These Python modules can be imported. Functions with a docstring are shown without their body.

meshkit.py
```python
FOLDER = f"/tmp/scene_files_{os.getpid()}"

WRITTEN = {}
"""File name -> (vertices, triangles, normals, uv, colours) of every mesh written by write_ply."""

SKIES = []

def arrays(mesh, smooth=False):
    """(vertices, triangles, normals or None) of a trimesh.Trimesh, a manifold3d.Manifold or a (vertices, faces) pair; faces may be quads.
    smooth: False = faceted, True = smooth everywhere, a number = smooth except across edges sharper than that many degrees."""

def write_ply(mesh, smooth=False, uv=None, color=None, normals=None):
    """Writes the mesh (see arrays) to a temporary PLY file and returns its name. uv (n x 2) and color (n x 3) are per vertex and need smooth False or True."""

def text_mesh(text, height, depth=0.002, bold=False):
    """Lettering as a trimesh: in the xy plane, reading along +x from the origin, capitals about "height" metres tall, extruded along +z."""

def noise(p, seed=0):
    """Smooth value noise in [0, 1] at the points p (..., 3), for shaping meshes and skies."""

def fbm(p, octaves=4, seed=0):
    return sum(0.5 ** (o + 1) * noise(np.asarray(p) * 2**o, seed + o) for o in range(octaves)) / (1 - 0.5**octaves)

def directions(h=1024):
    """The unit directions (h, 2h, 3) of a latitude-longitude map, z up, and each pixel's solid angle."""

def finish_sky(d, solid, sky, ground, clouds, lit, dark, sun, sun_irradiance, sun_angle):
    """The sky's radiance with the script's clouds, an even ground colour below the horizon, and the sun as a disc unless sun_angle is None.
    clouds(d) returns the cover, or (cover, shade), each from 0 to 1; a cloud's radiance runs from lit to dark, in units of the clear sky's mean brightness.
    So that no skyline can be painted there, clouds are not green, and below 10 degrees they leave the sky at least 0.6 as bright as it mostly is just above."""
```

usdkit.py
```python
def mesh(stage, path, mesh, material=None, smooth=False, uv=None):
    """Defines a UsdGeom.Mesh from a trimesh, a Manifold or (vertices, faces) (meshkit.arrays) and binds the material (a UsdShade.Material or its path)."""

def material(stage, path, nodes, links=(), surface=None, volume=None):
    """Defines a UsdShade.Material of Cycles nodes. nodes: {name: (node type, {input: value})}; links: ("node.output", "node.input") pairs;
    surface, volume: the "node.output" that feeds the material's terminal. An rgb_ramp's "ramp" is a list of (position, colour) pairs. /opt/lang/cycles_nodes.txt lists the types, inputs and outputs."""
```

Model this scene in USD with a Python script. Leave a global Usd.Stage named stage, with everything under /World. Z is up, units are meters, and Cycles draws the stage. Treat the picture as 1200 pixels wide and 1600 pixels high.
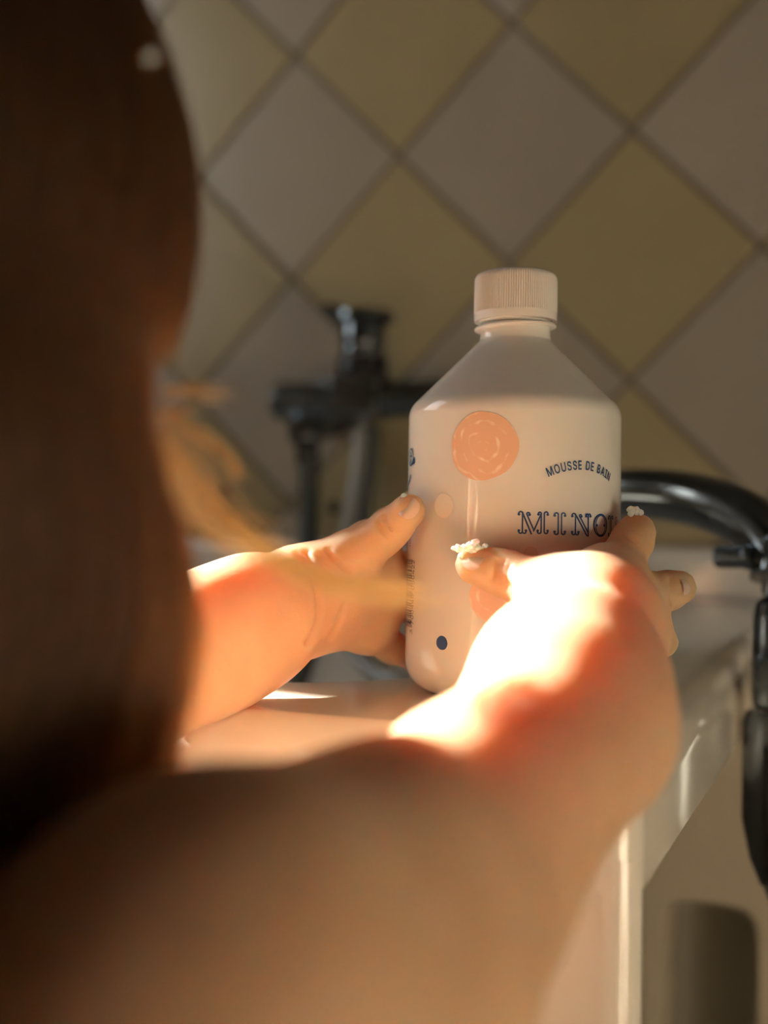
import math, random
import numpy as np, trimesh, manifold3d as m3
import usdkit, meshkit
from pxr import Usd, UsdGeom, UsdLux, UsdShade, Gf, Sdf, Vt
from shapely.geometry import LineString, Point, Polygon
from shapely import affinity, union_all

stage = Usd.Stage.CreateInMemory()
UsdGeom.SetStageUpAxis(stage, UsdGeom.Tokens.z)
UsdGeom.SetStageMetersPerUnit(stage, 1.0)
world = UsdGeom.Xform.Define(stage, '/World'); stage.SetDefaultPrim(world.GetPrim())
rng = np.random.default_rng(7); random.seed(7)

# ------------------------------------------------------------------ camera
FPX = 1882.0; ZC = 0.638
PITCH, ROLL = 0.0096, 0.0129
EYE = np.array([0, 0, ZC])
_cp, _sp = math.cos(PITCH), math.sin(PITCH)
FWD = np.array([0, _cp, _sp]); _u = np.array([0, -_sp, _cp]); _r = np.array([1.0, 0, 0])
RIGHT = math.cos(ROLL) * _r + math.sin(ROLL) * _u
UP = math.cos(ROLL) * _u - math.sin(ROLL) * _r
APERTURE = 0.0082
cam = UsdGeom.Camera.Define(stage, '/World/camera')
MM = 36.0 / 1600
cam.CreateFocalLengthAttr(FPX * MM); cam.CreateHorizontalApertureAttr(27.0); cam.CreateVerticalApertureAttr(36.0)
cam.CreateClippingRangeAttr(Gf.Vec2f(0.01, 100))
cam.CreateFStopAttr(FPX * MM / (APERTURE * 1000)); cam.CreateFocusDistanceAttr(0.392)
cam.AddTransformOp().Set(Gf.Matrix4d(*RIGHT, 0, *UP, 0, *(-FWD), 0, *EYE, 1))
EXPOSURE = -0.25
cam.GetPrim().CreateAttribute('exposure', Sdf.ValueTypeNames.Float).Set(EXPOSURE)

def W(px, py, d):
    return EYE + d * (FWD + (px - 600) / FPX * RIGHT - (py - 800) / FPX * UP)
def project(P):
    v = np.asarray(P) - EYE; d = v @ FWD
    return 600 + FPX * (v @ RIGHT) / d, 800 - FPX * (v @ UP) / d, d

# ------------------------------------------------------------------ lights
SUN = np.array([-0.72, 0.48, 0.45]); SUN /= np.linalg.norm(SUN)
sun = UsdLux.DistantLight.Define(stage, '/World/sun')
sun.CreateAngleAttr(0.8); sun.CreateNormalizeAttr(True); sun.CreateIntensityAttr(17.0); sun.CreateColorAttr(Gf.Vec3f(1.0, 0.89, 0.74))
_b = np.cross([0, 0, 1], SUN); _b /= np.linalg.norm(_b); _c = np.cross(SUN, _b)
sun.AddTransformOp().Set(Gf.Matrix4d(*_b, 0, *_c, 0, *SUN, 0, 0, 0, 0, 1))
dome = UsdLux.DomeLight.Define(stage, '/World/sky')
dome.CreateIntensityAttr(1.7); dome.CreateColorAttr(Gf.Vec3f(0.92, 0.95, 0.95))

# ------------------------------------------------------------------ frame of the room: e runs right along the tiled wall, n into it
TH = math.radians(22.29)
Ev = np.array([math.cos(TH), -math.sin(TH), 0]); Nv = np.array([math.sin(TH), math.cos(TH), 0]); Zv = np.array([0, 0, 1.0])
WALL_N = 1.0155; WALL_LEFT_E = -1.15; RIM_Z = 0.580; TUB_E = -0.057; TUB_N = 0.315
def enz(p):
    p = np.asarray(p, float)
    return p[..., 0:1] * Ev + p[..., 1:2] * Nv + p[..., 2:3] * Zv
def to_enz(P):
    P = np.asarray(P, float); return np.stack([P @ Ev, P @ Nv, P @ Zv], -1)

# ------------------------------------------------------------------ naming and tagging
used = {}
def path_for(name, parent=None):
    base = parent.GetPath().pathString if parent is not None else '/World'
    k = base + '/' + name; n = used.get(k, 0); used[k] = n + 1
    return k if n == 0 else f'{k}_{n:03d}'
def tag(prim, label=None, cat=None, group=None, kind=None):
    for k, v in (('label', label), ('category', cat), ('group', group), ('kind', kind)):
        if v: prim.SetCustomDataByKey(k, v)
    return prim
def thing(name, label=None, cat=None, group=None, kind=None, at=None):
    x = UsdGeom.Xform.Define(stage, path_for(name))
    return tag(x.GetPrim(), label, cat, group, kind)
def obj(name, mesh, mat, parent=None, smooth=30, **kw):
    m = usdkit.mesh(stage, path_for(name, parent), mesh, mat, smooth=smooth)
    return tag(m.GetPrim(), **kw)

# ------------------------------------------------------------------ materials
def mat(name, nodes, links=(), surface='p.BSDF'):
    return usdkit.material(stage, '/World/Looks/' + name, nodes, links, surface=surface)
def plain(name, col, rough=0.5, **kw):
    return mat(name, {'p': ('principled_bsdf', {'base_color': col, 'roughness': rough, **kw})})
UsdGeom.Scope.Define(stage, '/World/Looks')
def skin_mat():
    return mat('skin', {
        'tc': ('geometry', {}),
        'n1': ('noise_texture', {'scale': 45.0, 'detail': 3.0}), 'r1': ('rgb_ramp', {'ramp': [(0.3, (0.56, 0.345, 0.205)), (0.7, (0.64, 0.415, 0.26))]}),
        'v': ('voronoi_texture', {'scale': 1100.0}), 'n2': ('noise_texture', {'scale': 420.0, 'detail': 4.0}),
        'mx': ('mix', {'fac': 0.5}),
        'b': ('bump', {'strength': 0.4, 'distance': 0.0007}),
        'p': ('principled_bsdf', {'roughness': 0.50, 'specular_ior_level': 0.4, 'subsurface_weight': 0.7, 'subsurface_scale': 0.0032, 'subsurface_radius': (1.0, 0.45, 0.24), 'subsurface_method': 'random_walk'})},
        [('tc.position', 'n1.vector'), ('tc.position', 'v.vector'), ('tc.position', 'n2.vector'), ('n1.fac', 'r1.fac'), ('r1.color', 'p.base_color'),
         ('v.color', 'mx.color1'), ('n2.color', 'mx.color2'), ('mx.color', 'b.height'), ('b.normal', 'p.normal')])
M_SKIN = skin_mat()
M_NAIL = plain('nail', (0.80, 0.52, 0.42), 0.25, subsurface_weight=0.4, subsurface_scale=0.002)
M_FOAM = plain('foam', (0.93, 0.92, 0.90), 0.6, subsurface_weight=0.5, subsurface_scale=0.002)
M_LASH = plain('lash', (0.30, 0.17, 0.08), 0.35)
M_EYEW = plain('eye_white', (0.8, 0.78, 0.75), 0.1); M_IRIS = plain('iris', (0.10, 0.05, 0.03), 0.1); M_LIP = plain('lip', (0.60, 0.25, 0.20), 0.4)
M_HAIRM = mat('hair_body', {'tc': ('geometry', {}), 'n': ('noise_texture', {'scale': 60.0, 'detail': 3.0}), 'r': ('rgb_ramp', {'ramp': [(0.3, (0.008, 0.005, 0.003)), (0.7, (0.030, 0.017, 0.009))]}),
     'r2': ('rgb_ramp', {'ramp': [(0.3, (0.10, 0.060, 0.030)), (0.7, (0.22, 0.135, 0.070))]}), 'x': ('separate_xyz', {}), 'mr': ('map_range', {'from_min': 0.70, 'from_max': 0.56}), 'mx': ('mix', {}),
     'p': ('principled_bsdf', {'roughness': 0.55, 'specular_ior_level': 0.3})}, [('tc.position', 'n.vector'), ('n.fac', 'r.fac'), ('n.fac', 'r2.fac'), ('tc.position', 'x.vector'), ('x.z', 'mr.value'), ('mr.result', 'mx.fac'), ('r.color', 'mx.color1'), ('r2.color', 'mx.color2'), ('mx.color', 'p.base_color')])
def hair_mat(name, melanin, red):
    return mat(name, {'p': ('principled_hair_bsdf', {'parametrization': 'Melanin concentration', 'melanin': melanin, 'melanin_redness': red, 'roughness': 0.35, 'radial_roughness': 0.4, 'ior': 1.55, 'random_roughness': 0.1})})
M_HAIR = hair_mat('hair_strand', 0.66, 0.6); M_WISP = hair_mat('hair_wisp', 0.32, 0.75)
# bottle plastic: milky, lets light through
def milky(name, col, trans, rough):
    return mat(name, {'d': ('diffuse_bsdf', {'color': col}), 't': ('translucent_bsdf', {'color': col}), 'm': ('mix_closure', {'fac': trans}),
        'g': ('glossy_bsdf', {'color': (1, 1, 1), 'roughness': rough}), 'f': ('fresnel', {'IOR': 1.45}), 'o': ('mix_closure', {})},
        [('d.BSDF', 'm.closure1'), ('t.BSDF', 'm.closure2'), ('m.closure', 'o.closure1'), ('g.BSDF', 'o.closure2'), ('f.fac', 'o.fac')], surface='o.closure')
M_BOTTLE = milky('bottle_plastic', (0.88, 0.87, 0.84), 0.32, 0.05)
M_LIQUID = plain('bath_foam_liquid', (0.90, 0.86, 0.78), 0.4, subsurface_weight=0.6, subsurface_scale=0.01)
M_CAP = milky('cap_plastic', (0.86, 0.85, 0.82), 0.25, 0.25)
M_INK = plain('ink_blue', (0.008, 0.055, 0.19), 0.35)
M_INKBAR = plain('ink_barcode', (0.03, 0.03, 0.09), 0.4)
M_PALE = plain('ink_pale_yellow', (0.70, 0.66, 0.55), 0.3)
def scribble(name, col, pale, centre):
    return mat(name, {'tc': ('geometry', {}), 'mp': ('mapping', {'mapping_type': 'point', 'location': tuple(-np.asarray(centre))}),
        'w': ('wave_texture', {'wave_type': 'rings', 'rings_direction': 'spherical', 'scale': 95.0, 'distortion': 7.0, 'detail': 2.0, 'detail_scale': 0.9}),
        'n': ('noise_texture', {'scale': 260.0, 'detail': 2.0}), 'm': ('math', {'math_type': 'multiply'}),
        'r': ('rgb_ramp', {'ramp': [(0.0, col), (0.40, col), (0.62, pale)]}), 'p': ('principled_bsdf', {'roughness': 0.3})},
        [('tc.position', 'mp.vector'), ('mp.vector', 'w.vector'), ('tc.position', 'n.vector'), ('w.fac', 'm.value1'), ('n.fac', 'm.value2'), ('m.value', 'r.fac'), ('r.color', 'p.base_color')])
M_CHROME = mat('chrome', {'tc': ('geometry', {}), 'n': ('noise_texture', {'scale': 30.0, 'detail': 3.0}), 'r': ('rgb_ramp', {'ramp': [(0.4, (0.10, 0.10, 0.10)), (0.7, (0.22, 0.22, 0.22))]}),
     'p': ('principled_bsdf', {'base_color': (0.17, 0.195, 0.215), 'metallic': 1.0})}, [('tc.position', 'n.vector'), ('n.fac', 'r.fac'), ('r.color', 'p.roughness')])
M_BLACK = plain('black_plastic', (0.012, 0.012, 0.014), 0.3)
M_HOSE = mat('hose', {'tc': ('geometry', {}), 'w': ('wave_texture', {'bands_direction': 'z', 'scale': 90.0}), 'b': ('bump', {'strength': 0.6, 'distance': 0.001}),
     'p': ('principled_bsdf', {'base_color': (0.36, 0.36, 0.35), 'metallic': 0.9, 'roughness': 0.35})}, [('tc.position', 'w.vector'), ('w.fac', 'b.height'), ('b.normal', 'p.normal')])
M_HOSEDARK = plain('hose_dark', (0.05, 0.06, 0.055), 0.4)
M_ENAMEL = mat('enamel', {'tc': ('geometry', {}), 'n': ('noise_texture', {'scale': 25.0, 'detail': 2.0}), 'b': ('bump', {'strength': 0.03, 'distance': 0.002}),
     'p': ('principled_bsdf', {'base_color': (0.76, 0.72, 0.65), 'roughness': 0.09, 'coat_weight': 0.3})}, [('tc.position', 'n.vector'), ('n.fac', 'b.height'), ('b.normal', 'p.normal')])
def tile_mat(name, c0, c1):
    return mat(name, {'oi': ('object_info', {}), 'tc': ('geometry', {}), 'n': ('noise_texture', {'scale': 9.0, 'detail': 4.0}), 'r': ('rgb_ramp', {'ramp': [(0.3, c0), (0.7, c1)]}),
        'n2': ('noise_texture', {'scale': 28.0, 'detail': 1.0}), 'b': ('bump', {'strength': 0.08, 'distance': 0.002}),
        'p': ('principled_bsdf', {'roughness': 0.28, 'specular_ior_level': 0.4})},
        [('tc.position', 'n.vector'), ('n.fac', 'r.fac'), ('r.color', 'p.base_color'), ('tc.position', 'n2.vector'), ('n2.fac', 'b.height'), ('b.normal', 'p.normal')])
M_TILEY = [tile_mat(f'tile_ochre_{k}', (0.330 * s, 0.270 * s, 0.150 * s), (0.365 * s, 0.300 * s, 0.170 * s)) for k, s in enumerate((0.97, 1.0, 1.04))]
M_TILEG = [tile_mat(f'tile_grey_{k}', (0.345 * s, 0.298 * s, 0.240 * s), (0.380 * s, 0.330 * s, 0.268 * s)) for k, s in enumerate((0.97, 1.0, 1.04))]
M_GROUT = plain('grout', (0.15, 0.125, 0.09), 0.9)
M_WALL = plain('plaster', (0.50, 0.46, 0.39), 0.8)
M_WALLR = plain('cream_plaster', (0.80, 0.73, 0.60), 0.8)
M_CEIL = plain('ceiling_paint', (0.20, 0.18, 0.15), 0.8)
M_DARKWALL = plain('dark_wood_panelling', (0.10, 0.075, 0.055), 0.5)
M_FLOOR = mat('floor_tiles', {'tc': ('geometry', {}), 'k': ('brick_texture', {'offset': 0.0, 'color1': (0.50, 0.40, 0.28), 'color2': (0.46, 0.36, 0.26), 'mortar': (0.2, 0.17, 0.13), 'scale': 1.0, 'mortar_size': 0.004, 'brick_width': 0.2, 'row_height': 0.2}),
     'p': ('principled_bsdf', {'roughness': 0.4})}, [('tc.position', 'k.vector'), ('k.color', 'p.base_color')])
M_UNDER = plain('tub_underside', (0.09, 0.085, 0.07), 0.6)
M_BOXING = plain('boxing_paint', (0.60, 0.53, 0.42), 0.45)
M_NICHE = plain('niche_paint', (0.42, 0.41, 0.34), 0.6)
M_FRAME = plain('window_paint', (0.7, 0.68, 0.63), 0.5)
M_GLASS = mat('pane_glass', {'t': ('transparent_bsdf', {}), 'g': ('glossy_bsdf', {'roughness': 0.02}), 'f': ('fresnel', {'IOR': 1.45}), 'c': ('math', {'math_type': 'minimum', 'value2': 0.12}), 'm': ('mix_closure', {})},
     [('t.BSDF', 'm.closure1'), ('g.BSDF', 'm.closure2'), ('f.fac', 'c.value1'), ('c.value', 'm.fac')], surface='m.closure')
M_PAINT = plain('skirting_paint', (0.6, 0.55, 0.47), 0.5)
M_CLOTH = plain('towel_cotton', (0.62, 0.58, 0.52), 0.95)

# ------------------------------------------------------------------ mesh helpers
def T(m):
    if hasattr(m, 'to_mesh'):
        q = m.to_mesh(); return trimesh.Trimesh(q.vert_properties[:, :3], q.tri_verts, process=False)
    return m
def cat(ms): return trimesh.util.concatenate([T(m) for m in ms])
def man(v, f): return m3.Manifold(m3.Mesh(np.asarray(v, np.float32), np.asarray(f, np.uint32)))
def box_enz(e0, e1, n0, n1, z0, z1, bev=0.0):
    b = trimesh.creation.box((e1 - e0, n1 - n0, z1 - z0)); v = b.vertices + [(e0 + e1) / 2, (n0 + n1) / 2, (z0 + z1) / 2]
    if bev:
        s = m3.Manifold.sphere(bev, 12)
        m = m3.Manifold.batch_hull([s.translate((x, y, z)) for x in (e0 + bev, e1 - bev) for y in (n0 + bev, n1 - bev) for z in (z0 + bev, z1 - bev)])
        t = T(m); return trimesh.Trimesh(enz(t.vertices), t.faces, process=False)
    return trimesh.Trimesh(enz(v), b.faces, process=False)
def frame_of(t):
    t = np.asarray(t, float); t = t / np.linalg.norm(t); a = np.array([0, 0, 1.0]) if abs(t[2]) < 0.9 else np.array([1.0, 0, 0])
    x = np.cross(a, t); x /= np.linalg.norm(x); return x, np.cross(t, x)
def spline(pts, n):
    pts = np.asarray(pts, float)
    from scipy.interpolate import CubicSpline
    s = np.r_[0, np.cumsum(np.linalg.norm(np.diff(pts[:, :3], axis=0), axis=1))]
    return CubicSpline(s, pts)(np.linspace(0, s[-1], n))
def tube(pts, radii, seg=20, cap=True):
    pts = np.asarray(pts, float); n = len(pts); radii = np.broadcast_to(radii, n)
    tan = np.gradient(pts, axis=0); tan /= np.linalg.norm(tan, axis=1, keepdims=True)
    x, y = frame_of(tan[0]); V = []
    a = np.linspace(0, 2 * np.pi, seg, endpoint=False)
    for i in range(n):
        x = x - tan[i] * (x @ tan[i]); x /= np.linalg.norm(x); y = np.cross(tan[i], x)
        V.append(pts[i] + radii[i] * (np.cos(a)[:, None] * x + np.sin(a)[:, None] * y))
    V = np.vstack(V); F = []
    for i in range(n - 1):
        for k in range(seg):
            p, q = i * seg + k, i * seg + (k + 1) % seg
            F += [[p, q, q + seg], [p, q + seg, p + seg]]
    if cap:
        c0, c1 = len(V), len(V) + 1; V = np.vstack([V, pts[0], pts[-1]])
        for k in range(seg):
            F += [[c0, (k + 1) % seg, k], [c1, (n - 1) * seg + k, (n - 1) * seg + (k + 1) % seg]]
    return trimesh.Trimesh(V, F, process=False)
def lathe(profile, seg, axis0, zdir=Zv, mod=None):
    """profile (r, h) from bottom to top; closed where r = 0."""
    prof = np.asarray(profile, float); x, y = frame_of(zdir); x, y = (np.array([1.0, 0, 0]), np.array([0, 1.0, 0])) if abs(zdir[2]) > 0.999 else (x, y)
    a = np.linspace(0, 2 * np.pi, seg, endpoint=False); V = []
    for i, (r, h) in enumerate(prof):
        rr = r + (mod(i, a) if mod else 0)
        rr = np.broadcast_to(rr, seg)
        V.append(np.asarray(axis0) + rr[:, None] * (np.cos(a)[:, None] * x + np.sin(a)[:, None] * y) + h * np.asarray(zdir))
    V = np.vstack(V); n = len(prof); i, k = np.meshgrid(np.arange(n - 1), np.arange(seg), indexing='ij')
    p = (i * seg + k).ravel(); q = (i * seg + (k + 1) % seg).ravel()
    F = np.vstack([np.stack([p, q, q + seg], 1), np.stack([p, q + seg, p + seg], 1)])
    t = trimesh.Trimesh(V, F, process=False)
    t.update_faces(t.nondegenerate_faces()); return t
def loft(rings):
    """rings: list of (k, 3) arrays, closed loops, bottom to top, capped."""
    k = len(rings[0]); V = np.vstack(rings + [np.mean(rings[0], 0)[None], np.mean(rings[-1], 0)[None]]); F = []
    for i in range(len(rings) - 1):
        for j in range(k):
            p, q = i * k + j, i * k + (j + 1) % k; F += [[p, q, q + k], [p, q + k, p + k]]
    c0, c1 = len(V) - 2, len(V) - 1; m = (len(rings) - 1) * k
    for j in range(k): F += [[c0, (j + 1) % k, j], [c1, m + j, m + (j + 1) % k]]
    return V, F
def rrect(e0, e1, n0, n1, r, z, seg=10):
    r = max(r, 1e-4); P = []
    for cx, cy, a0 in ((e1 - r, n1 - r, 0), (e0 + r, n1 - r, 90), (e0 + r, n0 + r, 180), (e1 - r, n0 + r, 270)):
        for a in np.radians(np.linspace(a0, a0 + 90, seg)): P.append((cx + r * math.cos(a), cy + r * math.sin(a), z))
    return np.array(P)

# ================================================================== the room
# tiled wall: every tile a part
wall = thing('wall_back', 'wall of ochre and grey diamond-laid tiles behind the bathtub', kind='structure')
obj('grout_bed', box_enz(WALL_LEFT_E, 0.85, WALL_N + 0.0015, WALL_N + 0.12, 0, 2.3), M_GROUT, wall, smooth=False)
NODE = to_enz(EYE + np.array([0.009, 1.0941, 0.3352])); HALF = 0.15 / math.sqrt(2)
def tile_mesh(ce, cz, tilt):
    g, bv, dep = 0.0024, 0.0016, 0.0016
    a = HALF - g * 1.414; b = a - bv * 1.414
    sq = lambda s, n: [(ce + s, n, cz), (ce, n, cz + s), (ce - s, n, cz), (ce, n, cz - s)]
    V = np.array(sq(b, WALL_N) + sq(a, WALL_N + dep * 0.45) + sq(a, WALL_N + 0.006))
    V[:, 1] += tilt[0] + (V[:, 0] - ce) * tilt[1] + (V[:, 2] - cz) * tilt[2]
    F = [[0, 1, 2], [0, 2, 3]]
    for l in (0, 4):
        for k in range(4):
            p, q = l + k, l + (k + 1) % 4; F += [[p, p + 4, q + 4], [p, q + 4, q]]
    t = trimesh.Trimesh(enz(V), F, process=False)
    return t
for i in range(-12, 13):
    for j in range(-12, 13):
        ce = NODE[0] + (i + j + 1) * HALF; cz = NODE[2] + (j - i) * HALF
        if ce < WALL_LEFT_E + 0.1 or ce > 0.72 or cz < 0.10 or cz > 1.40: continue
        obj('tile', tile_mesh(ce, cz, (rng.uniform(-2e-4, 2e-4), rng.uniform(-3e-3, 3e-3), rng.uniform(-3e-3, 3e-3))), random.choice(M_TILEY if (i + j) % 2 else M_TILEG), wall, smooth=False)
obj('floor', box_enz(WALL_LEFT_E, 0.85, -1.6, WALL_N + 0.1, -0.05, 0), M_FLOOR, smooth=False, kind='structure')
obj('ceiling', box_enz(WALL_LEFT_E, 0.85, -1.6, WALL_N + 0.1, 2.3, 2.36), M_CEIL, smooth=False, kind='structure')
obj('wall_right', box_enz(0.85, 0.95, -1.6, WALL_N + 0.1, 0, 2.3), M_WALLR, smooth=False, kind='structure')
obj('wall_front', box_enz(WALL_LEFT_E - 0.1, 0.95, -1.7, -1.6, 0, 2.3), M_DARKWALL, smooth=False, kind='structure')
# left wall with the sunny window
WIN = (0.08, 0.584, 0.90, 1.62)
wl = cat([box_enz(WALL_LEFT_E - 0.1, WALL_LEFT_E, -1.6, WIN[0], 0, 2.3), box_enz(WALL_LEFT_E - 0.1, WALL_LEFT_E, WIN[1], WALL_N + 0.1, 0, 2.3),
          box_enz(WALL_LEFT_E - 0.1, WALL_LEFT_E, WIN[0], WIN[1], 0, WIN[2]), box_enz(WALL_LEFT_E - 0.1, WALL_LEFT_E, WIN[0], WIN[1], WIN[3], 2.3)])
obj('wall_left', wl, M_WALL, smooth=False, kind='structure')
def window(name, lo, hi, z0, z1, fixed, axis):
    w = thing(name, kind='structure'); f = 0.035
    def bx(a0, a1, b0, b1):
        c0, c1 = fixed - 0.07, fixed - 0.03
        return box_enz(c0, c1, a0, a1, b0, b1) if axis == 'n' else box_enz(a0, a1, c0, c1, b0, b1)
    obj('frame', cat([bx(lo, lo + f, z0, z1), bx(hi - f * 0.3, hi, z0, z1), bx(lo, hi, z0, z0 + f), bx(lo, hi, z1 - f, z1)]), M_FRAME, w, smooth=False)
    c = fixed - 0.05
    obj('pane', box_enz(c - 0.002, c + 0.002, lo + f, hi - f * 0.3, z0 + f, z1 - f) if axis == 'n' else box_enz(lo + f, hi - f * 0.3, c - 0.002, c + 0.002, z0 + f, z1 - f), M_GLASS, w, smooth=False)
window('window_1', *WIN, WALL_LEFT_E, 'n')

# ================================================================== bathtub
TUB_L = WALL_LEFT_E + 0.006; BACK = WALL_N - 0.004
tub = thing('bathtub', 'short white enamel bathtub with a thick glossy rim, under the tiled wall', 'bathtub')
R = 0.017; rings = []
for a in np.linspace(0, 90, 9):
    o = R * (1 - math.cos(math.radians(a)))
    pass
rim_prof = [(0.0, RIM_Z - 0.0385)] + [(0.0, RIM_Z - 0.037)] + [(R * (1 - math.cos(t)), RIM_Z - R + R * math.sin(t)) for t in np.linspace(0, math.pi / 2, 10)]
rim_prof[0] = (0.0, RIM_Z - 0.0385)
slab = man(*loft([rrect(TUB_L + o, TUB_E - o, TUB_N + o, BACK, max(0.011 - o, 0.002), z) for o, z in rim_prof]))
def under(x, k): return man(*loft([rrect(TUB_L + 0.03 + x + o, TUB_E - 0.096 - x - o, TUB_N + 0.025 + x + 0.5 * o, BACK - 0.02 - x - 0.5 * o, 0.07, z + k) for o, z in ((0.16, 0.17), (0.10, 0.19), (0.05, 0.26), (0.02, 0.40), (0.004, 0.50), (0, RIM_Z - 0.030))]))
shell = under(0.0, 0.0)
cav_prof = [(0.13, 0.215), (0.09, 0.23), (0.05, 0.30), (0.02, 0.44), (0.004, 0.555), (0.001, 0.568), (0, 0.572), (-0.0015, 0.5755), (-0.0045, 0.5785), (-0.008, 0.5797), (-0.011, 0.5801), (-0.011, 0.60)]
cav = man(*loft([rrect(TUB_L + 0.075 + o, -0.163 - o, 0.393 + o, BACK - 0.075 - o, max(0.075 - o * 0.5, 0.02), z) for o, z in cav_prof]))
body = (slab + shell) - cav
t = T(body); obj('basin', trimesh.Trimesh(enz(t.vertices), t.faces, process=False), M_ENAMEL, tub, smooth=40)
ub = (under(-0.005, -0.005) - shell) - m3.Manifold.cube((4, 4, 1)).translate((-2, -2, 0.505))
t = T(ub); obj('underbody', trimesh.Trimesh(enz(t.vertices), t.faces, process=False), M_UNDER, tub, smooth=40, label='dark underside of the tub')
ap = man(*loft([rrect(TUB_L, TUB_E - 0.0002, TUB_N + 0.0002, TUB_N + 0.020, 0.0098, z) for z in (0.04, RIM_Z - 0.030)]))
t = T(ap); obj('apron', trimesh.Trimesh(enz(t.vertices), t.faces, process=False), M_ENAMEL, tub, smooth=40)
up = man(*loft([rrect(WALL_LEFT_E + 0.004, TUB_E + 0.30 - o, WALL_N - 0.030 + o, WALL_N - 0.0005, 0.003, z) for o, z in ((0, RIM_Z + 0.0006), (0, RIM_Z + 0.032), (0.003, RIM_Z + 0.038), (0.009, RIM_Z + 0.0415))]))
t = T(up); obj('trim_1', trimesh.Trimesh(enz(t.vertices), t.faces, process=False), M_ENAMEL, smooth=40, kind='structure')

# pipe boxing on the wall past the tub end, with an open niche low in its front
def at_n(px, py, n):
    d = FWD + (px - 600) / FPX * RIGHT - (py - 800) / FPX * UP
    return to_enz(EYE + d * (n / (d @ Nv)))
PB_N = 0.80
qa, qb = at_n(1036, 1402, PB_N), at_n(1186, 1400, PB_N)
bx = lambda e0, e1, n0, n1, z0, z1: m3.Manifold.cube((e1 - e0, n1 - n0, z1 - z0)).translate((e0, n0, z0))
pb = man(*loft([rrect(qa[0] - 0.018, qb[0] + 0.16, PB_N, WALL_N - 0.0005, 0.006, z) for z in (0.0005, RIM_Z - 0.045)]))
niche = m3.CrossSection([[(qa[0], 0.06), (qb[0], 0.06), (qb[0], qa[2]), (qa[0], qa[2])]]).offset(-0.016, m3.JoinType.Round, 2.0, 96).offset(0.016, m3.JoinType.Round, 2.0, 96).extrude(0.06).rotate((90, 0, 0)).translate((0, PB_N + 0.055, 0))
pbox = thing('pipe_boxing', 'beige pipe boxing on the wall past the tub end, below the bath tap', 'pipe boxing')
t = T(pb - niche); obj('casing', trimesh.Trimesh(enz(t.vertices), t.faces, process=False), M_BOXING, pbox, smooth=30)
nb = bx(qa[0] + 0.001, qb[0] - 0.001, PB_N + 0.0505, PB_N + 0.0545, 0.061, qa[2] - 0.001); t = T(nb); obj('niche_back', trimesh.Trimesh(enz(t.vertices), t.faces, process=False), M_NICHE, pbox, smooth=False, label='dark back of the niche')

# ================================================================== bottle
BD = 0.0370; _a = W(798.5, 1080, 0.4195)
AX = np.array([_a[0], _a[1], RIM_Z + 0.0003])
toC = -np.array([AX[0], AX[1], 0]); DIST = np.linalg.norm(toC); toC /= DIST; SIDE = np.array([-toC[1], toC[0], 0.0])
SIDE = SIDE if SIDE[0] > 0 else -SIDE
bottle = thing('bottle', 'white bath foam bottle with peach dots and blue lettering, standing on the tub rim', 'bottle')
def arc(cx, cz, r, a0, a1, n): return [(cx + r * math.cos(math.radians(a)), cz + r * math.sin(math.radians(a))) for a in np.linspace(a0, a1, n)]
bp = [(0, 0.0022), (0.018, 0.0020), (0.0235, 0.0)] + arc(BD - 0.0105, 0.0105, 0.0105, -80, 0, 12)
bp += [(BD, 0.03), (BD - 0.0001, 0.06), (BD - 0.0002, 0.0915)]
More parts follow.
